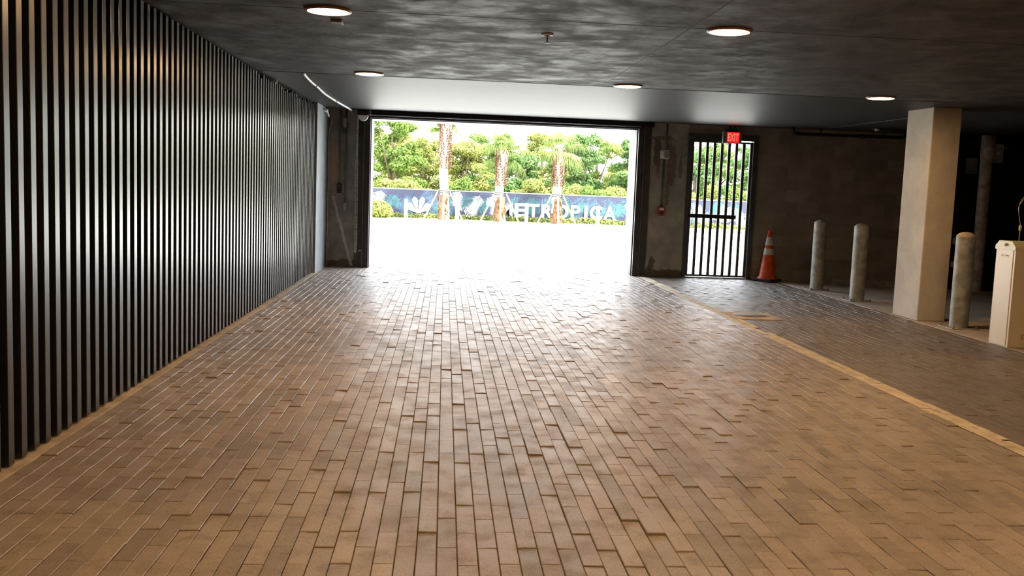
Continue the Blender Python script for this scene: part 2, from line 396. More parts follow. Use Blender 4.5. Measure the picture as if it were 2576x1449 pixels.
# ------------------------------------------------------------------ ceiling downlights
def make_light(loc, label):
    t = thing('ceiling_downlight', label, 'ceiling light', loc, 'round warm downlights set in the black ceiling')
    x, y, z = loc
    b = MB(); b.lathe([(.142, -.016), (.158, -.014), (.162, -.006), (.162, 0)], 40, loc); b.obj('trim_ring', 'lamp_ring', t)
    b = MB(); b.lathe([(0, -.018), (.10, -.017), (.142, -.014), (.142, -.004)], 40, loc); b.obj('diffuser', 'lamp', t)
    return t
L0 = make_light((-.845, 6.89, ZC), 'large round warm downlight at upper left, nearest the slatted wall')
for loc, lab in [((1.985, 6.90, ZC), 'large round warm downlight at upper right, beside the ceiling joint'),
                 ((-.856, 10.62, ZC), 'small round warm downlight above the left end of the doorway'),
                 ((1.968, 10.655, ZC), 'round warm downlight above the right half of the doorway, middle of the far row'),
                 ((4.847, 10.675, ZC), 'round warm downlight at right, close to the concrete column'),
                 ((4.85, 6.90, ZC), 'round warm downlight at the right end of the nearer row, toward the barrier cabinet'),
                 ((-.845, 3.16, ZC), 'round warm downlight overhead just ahead of the viewpoint, slatted wall side'),
                 ((1.985, 3.16, ZC), 'round warm downlight overhead just ahead of the viewpoint, middle of its row'),
                 ((4.85, 3.16, ZC), 'round warm downlight overhead just ahead of the viewpoint, right end of its row'),
                 ((-.845, -.57, ZC), 'round warm downlight directly behind the viewpoint, slatted wall side'),
                 ((1.985, -.57, ZC), 'round warm downlight directly behind the viewpoint, middle of its row'),
                 ((4.85, -.57, ZC), 'round warm downlight directly behind the viewpoint, right end of its row')]:
    dup(L0, loc, lab)

# ceiling sprinkler + little bracket
t = thing('ceiling_sprinkler', 'small white sprinkler head with ring hanging from the ceiling centre', 'sprinkler', (.738, 7.46, ZC))
b = MB(); b.lathe([(.028, -.004), (.032, -.012), (.046, -.010), (.046, 0)], 24, (.738, 7.46, ZC)); b.obj('escutcheon', 'white_paint', t)
b = MB(); b.tube([(.738, 7.46, ZC), (.738, 7.46, ZC-.062)], .006, 8); b.obj('stem', 'steel_dark', t)
b = MB(); b.lathe([(0, -.058), (.02, -.060), (.022, -.066), (0, -.068)], 20, (.738, 7.46, ZC)); b.obj('deflector', 'white_paint', t)
t = thing('ceiling_sensor', 'small flat grey sensor plate beside the upper left downlight', 'sensor', (-.83, 7.33, ZC))
b = MB(); b.box(-.875, -.80, 7.28, 7.37, ZC-.02, ZC, .003); b.obj('plate', 'grey_plastic', t)
b = MB(); b.box(-.80, -.79, 7.28, 7.37, ZC-.024, ZC-.002, .002); b.obj('plate_edge', 'white_paint', t)
tag(t, None, None)

# conduits
def so(y, d=.018): return ceil_z(y)-d
pts = [(-1.59, YS-.0, ZC+.0), (-1.595, 11.1, so(11.1)), (-1.628, 11.84, so(11.84)), (-1.64, 12.43, so(12.43)), (-1.672, 13.25, so(13.25)), (-1.679, 13.88, so(13.88)), (-1.672, 14.75, so(14.75)), (-1.655, 15.6, so(15.6)), (-1.64, 16.3, so(16.3)), (-1.64, 16.80, so(16.8))]
def smooth(pts, n=5):
    P = [Vector(p) for p in pts]; out = []
    for i in range(len(P)-1):
        p0, p1, p2, p3 = P[max(i-1, 0)], P[i], P[i+1], P[min(i+2, len(P)-1)]
        for k in range(n):
            u = k/n; out.append(.5*((2*p1)+(p2-p0)*u+(2*p0-5*p1+4*p2-p3)*u*u+(3*p1-p0-3*p2+p3)*u**3))
    out.append(P[-1]); return out
t = thing('ceiling_conduit', 'white flexible conduit snaking along the grey soffit at left', 'conduit', (-1.64, 11, ZC))
b = MB(); b.tube(smooth(pts), .017, 12); b.obj('tube', 'white_paint', t)
for ya, yb in ((14.72, 14.78), (12.2, 12.26)):
    b = MB(); b.tube([(-1.672 if ya > 13 else -1.633, ya, so(ya)), (-1.672 if ya > 13 else -1.634, yb, so(yb))], .022, 12); b.obj('coupling', 'grey_plastic', t)

yw = YW
t = thing('door_control_switch', 'black three button door switch on the left pier under its conduit', 'switch', (-1.83, yw, 1.36))
b = MB(); b.box(-1.866, -1.794, yw-.05, yw, 1.28, 1.435, .004); b.obj('housing', 'black', t)
for z, mk in ((1.405, 'galv'), (1.36, 'warn'), (1.315, 'red')):
    b = MB(); b.lathe([(0, .012), (.011, .010), (.012, 0)], 14, (-1.83, yw-.05, z), mat=Matrix.Rotation(PI/2, 4, 'X')); b.obj('button', mk, t)
b = MB(); b.tube([(-1.83, yw-.02, 1.43), (-1.83, yw-.02, 2.708)], .011, 8); b.box(-1.86, -1.80, yw-.035, yw, 1.98, 2.0); b.obj('conduit', 'steel_dark', t)
t = thing('junction_box', 'small grey junction box on the left pier at the foot of a conduit', 'electrical box', (-1.728, yw, 1.05))
b = MB(); b.box(-1.757, -1.70, yw-.05, yw, .975, 1.115, .006); b.obj('box', 'grey_plastic', t)
b = MB(); b.tube([(-1.728, yw-.022, 1.11), (-1.728, yw-.022, 2.708)], .016, 10); b.box(-1.765, -1.69, yw-.045, yw, 1.98, 2.0); b.obj('conduit', 'steel_dark', t)
b = MB(); b.box(-1.785, -1.725, yw-.05, yw, 2.40, 2.56, .008); b.obj('upper_box', 'grey_plastic', t)
t = thing('corner_conduit', 'pale conduit with inline box running down the corner beside the grey wall', 'conduit', (-2.03, yw, 0))
b = MB(); b.tube(smooth([(-2.026, yw-.03, .01), (-2.026, yw-.03, 1.2), (-2.026, yw-.03, 2.25), (-1.99, yw-.03, 2.45), (-1.985, yw-.03, 2.66)]), .012, 8); b.obj('tube', 'galv', t)
b = MB(); b.box(-2.040, -1.985, yw-.06, yw, .30, .52, .006); b.obj('box', 'grey_plastic', t)
t = thing('corner_sprinkler', 'white sidewall sprinkler on a short arm at the top left corner', 'sprinkler', (-2.02, 16.4, 2.62))
b = MB(); b.tube([(-2.04, 16.3, 2.64), (-2.0, 16.45, 2.62), (-1.99, 16.55, 2.56)], .018, 10); b.obj('arm', 'white_paint', t)
b = MB(); b.box(-2.044, -1.98, 16.28, 16.36, 2.625, 2.655, .004); b.obj('bracket', 'white_paint', t)
t = thing('slat_sprinkler', 'tiny white sprinkler head poking out above the slat tops', 'sprinkler', (XS, 11.6, 2.6))
ys_ = 11.72
b = MB(); b.tube([(XS-.01, ys_, 2.615), (XS+.05, ys_, 2.615)], .012, 8); b.obj('nipple', 'white_paint', t)
b = MB(); b.lathe([(0, .01), (.03, .008), (.03, 0), (0, 0)], 16, (XS+.05, ys_, 2.615), mat=Matrix.Rotation(PI/2, 4, 'Y')); b.obj('deflector', 'white_paint', t)

# ------------------------------------------------------------------ door_1: roll-up door (open)
d1 = thing('door_1', 'open roll-up garage door frame of black steel around the bright doorway', 'garage door', (1., yw, 0), kind='structure')
def guide(x_in, sgn, name='guide_rail'):
    b = MB(); s = sgn
    b.box(x_in, x_in+s*.012, yw-.10, yw-.001, .01, 2.60, mi=1)
    b.box(x_in, x_in+s*.10, yw-.06, yw-.001, .01, 2.62, .003)
    b.box(x_in+s*.10, x_in+s*.115, yw-.10, yw-.001, .01, 2.62, mi=1)
    b.box(x_in+s*.115, x_in+s*.25, yw-.012, yw-.001, .01, 2.62)
    for z in np.arange(.2, 2.5, .32): b.lathe([(0, .012), (.012, .010), (.014, 0)], 8, (x_in+s*.19, yw-.012, z), mi=1, mat=Matrix.Rotation(PI/2, 4, 'X'))
    return b.obj(name, ['charcoal', 'charcoal_light'], d1)
gl = guide(DX0, -1); gr = guide(DX1, 1)
b = MB(); b.box(DX0-.02, DX1+.26, yw-.16, yw-.001, 2.625, ceil_z(yw)-.006, .004); b.obj('header_box', 'black', d1)
b = MB(); b.tube([(DX0, yw-.165, 2.628), (DX1+.02, yw-.165, 2.628)], .010, 8); b.obj('bottom_bar', 'grey_plastic', d1)
b = MB(); b.box(DX0, DX1, yw-.05, yw+.02, DZ+.002, 2.622, .003); b.obj('curtain_edge', 'charcoal', d1)
b = MB(); b.box(DX0, DX1, yw+.005, yw+.20, DZ-.012, DZ-.001); b.obj('head_jamb', 'jamb', d1)
for x0, x1 in ((DX0, DX0+.012), (DX1-.012, DX1)):
    b = MB(); b.box(x0, x1, yw+.001, yw+T-.002, .0, DZ-.012); b.obj('side_jamb', 'jamb', d1)
b = MB(); b.lathe([(0, .05), (.075, .048), (.085, .03), (.085, 0), (0, 0)], 28, (-1.435, yw-.15, 2.60), mat=Matrix.Rotation(PI/2, 4, 'X'), mi=0)
b.obj('end_disc', 'white_paint', d1)
b = MB(); b.box(-1.53, -1.34, yw-.22, yw-.10, 2.615, 2.70, .005); b.obj('end_bracket', 'black', d1)
b = MB(); b.box(-1.33, -1.30, yw-.2, yw-.165, 2.62, 2.70, .004); b.obj('bracket_plate', 'galv', d1)
b = MB(); b.box(-1.48, -1.43, yw-.03, yw-.012, .27, .31, .003); b.tube([(-1.44, yw-.03, .28), (-1.40, yw-.05, .27)], .008, 8); b.obj('latch', 'galv', d1)
b = MB(); b.box(3.585, 3.60, yw-.03, yw-.001, .25, 1.3); b.tube([(3.56, yw-.03, .33), (3.57, yw-.06, .30)], .01, 8); b.obj('latch_rod', 'charcoal_light', d1)

# chain hoist
ch = thing('hand_chain', 'looped steel hand chain hanging beside the left door track', 'chain', (-1.535, yw-.09, .26))
b = MB(); R = .017; step = .030
def chain_link(c, ax, n=0):
    pts = []
    for k in range(10):
        a = 2*PI*k/10; lx = .0085*math.cos(a); lz = .020*math.sin(a)
        pts.append((c[0]+(lx if ax == 0 else lx*.3), c[1]+(lx*.3 if ax == 0 else lx), c[2]+lz))
    b.tube(pts, .0035, 5, closed=True)
z = .28; i = 0
while z < 2.62:
    chain_link((-1.545+.004*math.sin(z*3), yw-.075, z), i % 2); chain_link((-1.520+.006*math.sin(z*2), yw-.085, z+.012), (i+1) % 2); z += step; i += 1
chain_link((-1.533, yw-.08, .262), 0)
b.obj('links', 'chain', ch)

# ------------------------------------------------------------------ door_2: pedestrian gate
d2 = thing('door_2', 'black barred steel pedestrian gate with push bar under the exit sign', 'gate', (4.88, yw, 0), kind='structure')
b = MB(); fw = .10
b.box(GX0+.001, GX0+.058, yw-.05, yw+.12, .01, GZ-.001, .003); b.box(GX1-.085, GX1-.001, yw-.05, yw+.12, .01, GZ-.001, .003); b.box(GX0+.058, GX1-.085, yw-.05, yw+.12, GZ-.085, GZ-.001, .003)
b.obj('frame', 'charcoal', d2)
b = MB(); b.box(GX0+.059, 5.085, yw-.045, yw-.022, 2.41, 2.47, .003); b.obj('stop_strip', 'charcoal', d2)
lx0, lx1 = GX0+.062, GX1-.09
b = MB(); b.box(lx0, lx0+.045, yw-.02, yw+.03, .03, 2.438, .003); b.box(lx1-.048, lx1, yw-.02, yw+.03, .03, 2.438, .003)
b.box(lx0+.045, lx1-.048, yw-.02, yw+.03, 2.405, 2.438, .003); b.box(lx0+.045, lx1-.048, yw-.02, yw+.03, .03, .065, .003)
b.obj('leaf_frame', 'charcoal', d2)
gap0, gap1 = lx0+.045, lx1-.048; n = 7; pit = (gap1-gap0+.043)/(n+1)
for i in range(n):
    xc = gap0+pit*(i+1)-.0215
    b = MB(); b.box(xc-.0245, xc+.0245, yw-.016, yw+.026, .066, 2.404, .003); b.obj('bar', 'charcoal', d2)
b = MB(); b.box(lx0-.01, 5.17, yw-.085, yw-.045, 1.075, 1.145, .008); b.box(lx0+.005, lx0+.04, yw-.05, yw-.02, 1.08, 1.14); b.box(5.10, 5.135, yw-.05, yw-.017, 1.08, 1.14); b.obj('push_bar', 'black', d2)
b = MB(); b.tube(smooth([(4.372, yw+.03, 1.26), (4.40, yw+.09, 1.25), (4.425, yw+.10, 1.18), (4.425, yw+.10, 1.0), (4.405, yw+.09, .92), (4.372, yw+.03, .91)]), .007, 8); b.obj('pull_handle', 'grey_plastic', d2)
b = MB()
for z in (.25, 1.1, 2.1): b.tube([(GX1-.088, yw-.055, z-.05), (GX1-.088, yw-.055, z+.05)], .012, 8)
b.obj('hinge', 'charcoal_light', d2)
b = MB(); b.box(GX0+.06, GX1-.09, yw-.02, yw+.12, .0, .022, .003); b.obj('threshold', 'galv', d2)

# exit sign
es = thing('exit_sign', 'glowing red exit sign hung from the soffit in front of the gate', 'exit sign', (5.0, yw-.14, 2.42))
ey = yw-.16
b = MB(); b.box(4.835, 5.165, ey, ey+.05, 2.405, 2.605, .006); b.obj('housing', 'sign_grey', es)
b = MB(); b.box(4.898, 5.118, ey-.006, ey, 2.418, 2.596, .002); b.obj('face', 'sign_red', es)
b = MB(); b.box(4.826, 4.834, ey-.01, ey+.05, 2.40, 2.605); b.box(4.826, 4.90, ey-.008, ey-.001, 2.398, 2.404); b.obj('edge_strip', 'white_paint', es)
b = MB(); b.box(4.915, 5.075, ey, ey+.06, 2.612, 2.655, .004); b.obj('canopy', 'black', es)
for xa in (4.96, 5.03):
    b = MB(); b.tube([(xa, ey+.03, 2.65), (xa, ey+.03, ceil_z(ey)-.002)], .008, 8); b.obj('stem', 'black', es)
def text_obj(name, body, x, z, y, h, w=None, depth=.004, mat='ink', parent=None, bold=.0, ry=0., align='CENTER'):
    cu = bpy.data.curves.new(name, 'FONT'); cu.body = body; cu.size = 1.; cu.offset = bold; cu.extrude = 0.; cu.align_x = align
    to = bpy.data.objects.new('tmp_text', cu); C.objects.link(to)
    bpy.context.view_layer.update()
    me = bpy.data.meshes.new_from_object(to.evaluated_get(bpy.context.evaluated_depsgraph_get())); bpy.data.objects.remove(to)
    co = np.array([v.co[:] for v in me.vertices]); mn, mx = co.min(0), co.max(0)
    sx = sz = h/(mx[1]-mn[1])
    if w: sx = w/(mx[0]-mn[0])
    for v in me.vertices:
        X = (v.co.x-(mn[0]+mx[0])/2)*sx; Z = (v.co.y-(mn[1]+mx[1])/2)*sz
        v.co = (X, 0, Z)
    bm = bmesh.new(); bm.from_mesh(me)
    r = bmesh.ops.extrude_face_region(bm, geom=list(bm.faces))
    for v in [g for g in r['geom'] if isinstance(g, bmesh.types.BMVert)]: v.co.y -= depth
    bmesh.ops.recalc_face_normals(bm, faces=list(bm.faces))
    bm.transform(Matrix.Translation((x, y, z)) @ Matrix.Rotation(ry, 4, 'Z')); bm.to_mesh(me); bm.free(); me.materials.clear()
    return link(name, me, mat, parent)
text_obj('lettering', 'EXIT', 5.008, 2.507, ey-.0062, .135, .19, .003, 'sign_letter', es, .03)

# fire alarm
t = thing('alarm_strobe', 'white wall strobe box on the pier above the red pull station', 'alarm strobe', (3.835, yw, 2.17))
b = MB(); b.box(3.76, 3.915, yw-.04, yw, 2.09, 2.245, .006); b.obj('housing', 'white_paint', t)
b = MB(); b.box(3.835, 3.90, yw-.055, yw-.04, 2.11, 2.225, .004); b.obj('horn_grille', 'grey_plastic', t)
b = MB(); b.box(3.772, 3.825, yw-.06, yw-.04, 2.12, 2.22, .01); b.obj('lens', 'label', t)
b = MB(); b.tube([(3.86, yw-.018, 2.245), (3.86, yw-.018, 2.70)], .012, 8); b.obj('conduit', 'steel_dark', t)
t = thing('fire_pull_station', 'small red fire alarm pull station on the pier between doorway and gate', 'fire alarm', (3.828, yw, 1.165))
b = MB(); b.box(3.765, 3.89, yw-.045, yw, 1.09, 1.24, .006); b.obj('housing', 'red', t)
b = MB(); b.box(3.79, 3.868, yw-.060, yw-.045, 1.185, 1.228, .003); b.obj('pull_handle', 'label', t)
b = MB(); b.box(3.795, 3.862, yw-.056, yw-.045, 1.115, 1.165, .003); b.obj('recess', 'ink', t)
b = MB(); b.tube([(3.82, yw-.02, 1.24), (3.82, yw-.02, 2.09)], .010, 8); b.tube([(3.845, yw-.02, 1.24), (3.845, yw-.02, 2.09)], .008, 8); b.obj('conduit', 'steel_dark', t)

# ------------------------------------------------------------------ traffic cone
cn = thing('traffic_cone', 'orange traffic cone with two white bands and black base by the gate', 'traffic cone', (5.74, 16.67, .0))
cx, cy = 5.74, 16.67
def cr(z): return .152-(.152-.031)*(z-.05)/(.90-.05)
def cone_part(name, z0, z1, mat, extra=0., cap=False):
    prof = [(cr(z0)+extra, z0), (cr(z1)+extra, z1)]
    if cap: prof += [(cr(z1)-.012, z1+.012), (.012, z1+.014), (.010, z1-.03)]
    b = MB(); b.lathe(prof, 36, (cx, cy, 0)); return b.obj(name, mat, cn)
b = MB(); b.lathe([(.175, .05), (.172, .065), (cr(.10), .10), (cr(.885), .885), (cr(.9)-.006, .905), (.014, .908), (.012, .86)], 36, (cx, cy, 0)); b.obj('cone_body', 'cone', cn)
cone_part('reflective_band', .645, .785, 'cone_white', .003); cone_part('reflective_band', .478, .588, 'cone_white', .003)
b = MB(); b.box(-.18, .18, -.18, .18, .006, .055, .012); b.bm.transform(Matrix.Translation((cx, cy, 0)) @ Matrix.Rotation(math.radians(38), 4, 'Z')); b.obj('base', 'rubber', cn)
# keep the base clear of wall and gate
# ------------------------------------------------------------------ bollards
def bollard(x, y, label, rad=.105, cap='bollard', h=1.15, mat='bollard'):
    t = thing('bollard', label, 'bollard', (x, y, .006), 'grey steel bollards along the slab edge')
    b = MB(); b.lathe([(rad, .012), (rad, h-.06)], 36, (x, y, .0)); b.obj('post', mat, t)
    b = MB(); b.lathe([(rad, h-.06), (rad*.97, h-.045), (rad*.72, h-.018), (rad*.38, h-.004), (0, h)], 36, (x, y, 0)); b.obj('cap', cap, t)
    b = MB(); b.box(x-.17, x+.17, y-.17, y+.17, .0062, .016, .003); bp = b.obj('base_plate', mat, t)
    for sx in (-1, 1):
        for sy in (-1, 1):
            b = MB(); b.lathe([(.014, .016), (.014, .036), (.009, .040), (0, .041)], 8, (x+sx*.142, y+sy*.142, 0)); b.obj('anchor_bolt', 'steel_dark', bp)
    return t
bollard(6.135, 15.38, 'grey bollard farthest back, nearest the traffic cone')
bollard(6.135, 13.82, 'grey bollard between the farthest bollard and the concrete column')
bollard(6.175, 11.03, 'grey bollard with tan domed top right of the concrete column', .107, 'bollard_cap', 1.155)

# wheel stop
t = MB(); ws = t
prof = [(16.17, .006), (16.34, .006), (16.31, .115), (16.20, .115)]
ws.poly([(6.77, y, z) for y, z in prof], 1.83, (1, 0, 0))
bmesh.ops.bevel(ws.bm, geom=list(ws.bm.edges), offset=.01, segments=2, affect='EDGES')
tag(ws.obj('wheel_stop', 'stop'), 'low concrete wheel stop lying along the foot of the block wall', 'wheel stop')

# ------------------------------------------------------------------ barrier cabinet at right edge
bc = thing('barrier_cabinet', 'cream metal barrier gate cabinet with chamfered lid at the right edge', 'barrier cabinet', (6.07, 9.73, 0))
x0, x1, y0, y1 = 5.895, 6.25, 9.553, 9.905
b = MB(); b.box(x0, x1, y0, y1, .006, 1.035, .004); b.obj('body', 'cream', bc)
b = MB(); b.box(x0-.006, x0, y0+.035, y1-.035, .02, 1.03, .002); b.obj('front_panel', 'cream', bc)
b = MB()
b.poly([(x0-.012, y0-.006, 1.02), (x0-.012, y1+.006, 1.02), (x0-.012, y1+.006, 1.055), (x0-.012, y1-.06, 1.112), (x0-.012, y0+.06, 1.112), (x0-.012, y0-.006, 1.055)], x1-x0+.024, (1, 0, 0))
o = b.obj('lid', 'lid_cream', bc); 
b = MB(); b.box(x0+.02, x1, y0-.0075, y0-.006, 1.02, 1.056); b.obj('lid_side', 'cream', bc)
b = MB(); b.lathe([(0, .022), (.011, .02), (.013, 0)], 14, (x0-.012, 9.70, 1.075), mat=Matrix.Rotation(-PI/2, 4, 'Y')); b.lathe([(.011, .004), (.02, .003), (.02, 0)], 14, (x0-.012, 9.725, 1.075), mat=Matrix.Rotation(-PI/2, 4, 'Y')); b.obj('lock', 'galv', o)
b = MB(); b.box(x0-.0075, x0-.006, 9.655, 9.80, .935, .972); lb = b.obj('name_label', 'label', bc)
b = MB(); b.box(x0-.0082, x0-.0075, 9.665, 9.715, .955, .965); b.box(x0-.0082, x0-.0075, 9.735, 9.79, .957, .963); b.obj('label_print', 'ink', lb)
b = MB(); b.box(6.035, 6.10, y0-.0015, y0, .955, .99); wl = b.obj('warning_label', 'warn', bc)
b = MB(); b.poly([(6.052, y0-.0022, .96), (6.083, y0-.0022, .96), (6.0675, y0-.0022, .985)], .0007, (0, 1, 0)); b.obj('warning_print', 'ink', wl)
b = MB(); b.box(6.03, 6.20, y0-.002, y0, .70, .84); pl = b.obj('data_plate', 'cream', bc)
b = MB()
for k in range(4): b.box(6.045, 6.185, y0-.003, y0-.002, .735+.028*k, .739+.028*k)
b.obj('plate_print', 'ink', pl)
b = MB()
for k in range(3): b.box(6.03, 6.06, y0-.002, y0, .10+.02*k, .106+.02*k)
b.obj('vent_slot', 'jamb', bc)
cw = thing('cable_whip', 'thin upright rod with looped wires rising behind the cream cabinet', 'cable', (6.04, 9.75, 1.112))
b = MB(); b.tube([(6.04, 9.75, 1.108), (6.04, 9.75, 1.22)], .005, 8); b.obj('rod', 'galv', cw)
b = MB(); b.lathe([(.012, 1.22), (.014, 1.24), (.014, 1.27), (.008, 1.285)], 12, (6.04, 9.75, 0)); b.obj('connector', 'lid_cream', cw)
b = MB(); b.tube(smooth([(6.04, 9.75, 1.28), (6.02, 9.75, 1.36), (6.0, 9.74, 1.44), (6.01, 9.74, 1.52), (6.06, 9.75, 1.58), (6.14, 9.75, 1.60)]), .0025, 6); b.tube(smooth([(6.04, 9.75, 1.28), (6.032, 9.76, 1.34), (6.01, 9.75, 1.41), (6.004, 9.75, 1.47), (6.05, 9.75, 1.55), (6.12, 9.75, 1.56)]), .0025, 6); b.obj('wire', 'cream', cw)

# ------------------------------------------------------------------ right background: pipes, panel
t = thing('standpipe', 'tall grey vertical pipe standing against the black wall', 'pipe', (9.105, 15.85, 0))
b = MB(); b.lathe([(.095, .006), (.095, 2.29)], 24, (9.115, 15.85, 0)); b.obj('pipe', 'pipe_grey', t)
b = MB(); b.lathe([(.095, 2.27), (.112, 2.29), (.112, 2.66), (.09, 2.66)], 24, (9.125, 15.85, 0)); b.obj('sleeve', 'pipe_grey', t)
b = MB(); b.box(8.93, 9.02, 15.94, 16.149, 2.02, 2.28); b.obj('pipe_clip', 'steel_dark', t)
for z, zz in ((.80, .91), (.40, .50)):
    b = MB(); b.box(8.80, 9.36, 16.06, 16.149, z, zz, .006); tag(b.obj('wall_rail', 'pipe_grey'), 'upper grey rail crossing behind the standpipe' if z > .6 else 'lower grey rail crossing behind the standpipe', 'rail', 'grey rails behind the standpipe')
t = thing('electrical_panel', 'small grey electrical box high on the black wall at right', 'electrical box', (9.40, 16.15, 2.2))
b = MB(); b.box(9.285, 9.49, 15.99, 16.149, 2.22, 2.535, .008); b.obj('box', 'panel_grey', t)
b = MB(); b.box(9.36, 9.425, 15.988, 15.99, 2.36, 2.395); b.obj('label_plate', 'label', t)
b = MB(); b.tube([(9.50, 16.05, 2.47), (9.56, 16.05, 2.47)], .012, 8); b.tube([(9.56, 16.05, 2.47), (9.57, 16.05, 2.50)], .014, 8); b.obj('switch_handle', 'galv', t)
b = MB(); b.tube([(9.50, 16.12, 2.50), (9.9, 16.12, 2.505), (10.6, 16.12, 2.50)], .012, 8); b.obj('conduit', 'pipe_black', t)

t = thing('sprinkler_pipe', 'black sprinkler pipe slung under the soffit along the block wall', 'pipe', (7., 16.5, 2.6))
b = MB(); b.tube(smooth([(5.975, 16.5, ceil_z(16.5)-.002), (5.978, 16.5, 2.635), (6.0, 16.5, 2.605), (6.05, 16.5, 2.598)], 4)+[Vector((7.0, 16.5, 2.603)), Vector((7.93, 16.5, 2.608)), Vector((7.975, 16.5, 2.625)), Vector((7.985, 16.5, 2.70))], .028, 12); b.obj('pipe', 'pipe_black', t)
for xa, xb, rr in ((7.16, 7.26, .04), (6.03, 6.10, .036)):
    b = MB(); b.tube([(xa, 16.5, 2.602), (xb, 16.5, 2.602)], rr, 12); b.obj('coupling', 'pipe_black', t)
for xa in (6.47, 7.60):
    b = MB(); b.tube([(xa, 16.5, 2.61), (xa, 16.5, ceil_z(16.5)-.002)], .016, 8); b.obj('hanger', 'pipe_black', t)
t = thing('branch_pipe', 'thin black branch pipe with white sprinkler head near the column top', 'pipe', (7.2, 15.3, 2.6))
b = MB(); b.tube([(7.07, 15.55, 2.655), (7.75, 15.55, 2.655)], .02, 10); b.obj('pipe', 'pipe_black', t)
b = MB(); b.tube([(7.07, 15.55, 2.655), (7.03, 15.55, 2.655)], .018, 8); b.lathe([(0, .01), (.022, .008), (.03, .0), (0, -.004)], 16, (7.02, 15.55, 2.652), mat=Matrix.Rotation(-PI/2, 4, 'Y')); b.tube([(7.0, 15.55, 2.66), (6.96, 15.55, 2.66)], .006, 6); b.obj('sprinkler_head', 'white_paint', t)
b = MB(); b.tube([(7.22, 15.55, 2.66), (7.23, 15.55, ceil_z(15.55)-.001)], .006, 6); b.obj('hanger_rod', 'galv', t)
b = MB(); b.box(6.50, 6.512, 11.8, 16.2, -.0035, 0.); 
for v in b.bm.verts: v.co.z += ceil_z(v.co.y)
b.obj('trim_5', 'jamb', kind='structure')

# ------------------------------------------------------------------ outside
b = MB(); b.box(-60, 80, 17.69, 38.5, -.2, -.004); b.obj('driveway', 'ground', kind='structure')
b = MB(); b.box(-60, 80, 38.5, 130, -.2, .08); b.obj('lawn', 'lawn', kind='structure')
BY = 42.
# printed banner fence
bf = thing('banner_fence', 'navy fence banner printed with palm leaves, white emblem and white lettering', 'banner', (4, BY, .08))
BX0, BX1, BZ0, BZ1 = -7.0, 19.0, .09, 1.275
V, F, MI = [], [], []
def quad(pts, mi):
    k = len(V); V.extend(pts); F.append(tuple(range(k, k+len(pts)))); MI.append(mi)
def clipz(z): return min(max(z, BZ0+.005), BZ1-.005)
lay = [0]
def frond(x, z, ang, L, mi, nl=11, spread=1.):
    lay[0] += 1; y = BY-.008-.00012*lay[0]
    d = Vector((math.cos(ang), math.sin(ang))); nrm = Vector((-d.y, d.x))
    def P(v): return (v.x, y, clipz(v.y))
    o = Vector((x, z))
    a, c = o-nrm*.012, o+d*L
    quad([P(o-nrm*.014), P(o+d*L*.9), P(o+nrm*.014)], mi)
    for s in (-1, 1):
        for k in range(nl):
            u = .04+.9*k/nl; p = o+d*L*u
            ll = L*(.62*(1-u*.55))*random.uniform(.85, 1.1)*spread
            th = math.radians(62-36*u)*s
            e = Vector((d.x*math.cos(th)-d.y*math.sin(th), d.x*math.sin(th)+d.y*math.cos(th)))
            w = Vector((-e.y, e.x))*.015*L/.55
            q = [P(p), P(p+e*ll*.45+w), P(p+e*ll), P(p+e*ll*.45-w)]
            quad(q if s > 0 else q[::-1], mi)
random.seed(11)
x = BX0-.2; k = 0
while x < BX1:
    for (zz, a0) in ((.25, 70), (.95, -75), (.6, 40), (1.15, -120)):
        frond(x+random.uniform(-.3, .3), zz+random.uniform(-.15, .15), math.radians(a0+random.uniform(-35, 35)), random.uniform(.45, .8), random.choice((2, 2, 3) if (2.2 < x < 7.6 or -2.3 < x < .1) else (1, 1, 2, 2, 3)))
    x += .66
me = bpy.data.meshes.new('banner_cloth')
# cloth slab
k = len(V); bx = [(BX0, BY-.006), (BX1, BY-.006), (BX1, BY+.006), (BX0, BY+.006)]
V += [(x_, y_, BZ0) for x_, y_ in bx]+[(x_, y_, BZ1) for x_, y_ in bx]
for f in ((0, 1, 5, 4), (1, 2, 6, 5), (2, 3, 7, 6), (3, 0, 4, 7), (4, 5, 6, 7)): F.append(tuple(k+i for i in f)); MI.append(0)
me.from_pydata(V, [], F); me.polygons.foreach_set('material_index', MI); me.update()
link('cloth', me, ['banner', 'b_white', 'b_teal', 'b_blue'], bf)
b = MB(); b.tube([(BX0, BY, 1.30), (BX1, BY, 1.30)], .022, 8); b.obj('top_rail', 'galv', bf)
for px_ in np.arange(BX0+.1, BX1, 2.44):
    b = MB(); b.tube([(px_, BY+.04, .08), (px_, BY+.04, 1.33)], .028, 8); b.obj('post', 'galv', bf)
LY = BY-.045
for chx, xa, xb in (('M', 2.33, 2.955), ('E', 3.03, 3.49), ('T', 3.60, 4.11), ('R', 4.20, 4.71), ('O', 4.76, 5.39), ('P', 5.49, 5.91), ('I', 6.09, 6.235), ('C', 6.33, 6.89), ('A', 6.92, 7.51)):
    text_obj('letter', chx, (xa+xb)/2, .565, LY, .60 if chx not in 'OC' else .62, xb-xa, .01, 'b_white', bf, .035)
# emblem: four rounded petals fanned from a point
b = MB(); ec = Vector((-1.14, .27))
def petal(a0, a1, L, y):
    pts = [ec]; n = 12
    for k in range(n+1):
        u = k/n; a = a0+(a1-a0)*u; r = L*(.80+.22*math.sin(PI*u))
        pts.append(ec+Vector((math.cos(a)*r, math.sin(a)*r)))
    b.poly([(p.x, y, p.y) for p in pts], .008, (0, -1, 0))
dg = math.radians
petal(dg(124), dg(160), .64, LY); petal(dg(93), dg(118), .72, LY); petal(dg(62), dg(87), .72, LY); petal(dg(20), dg(56), .64, LY)
b.obj('emblem', 'b_white', bf)

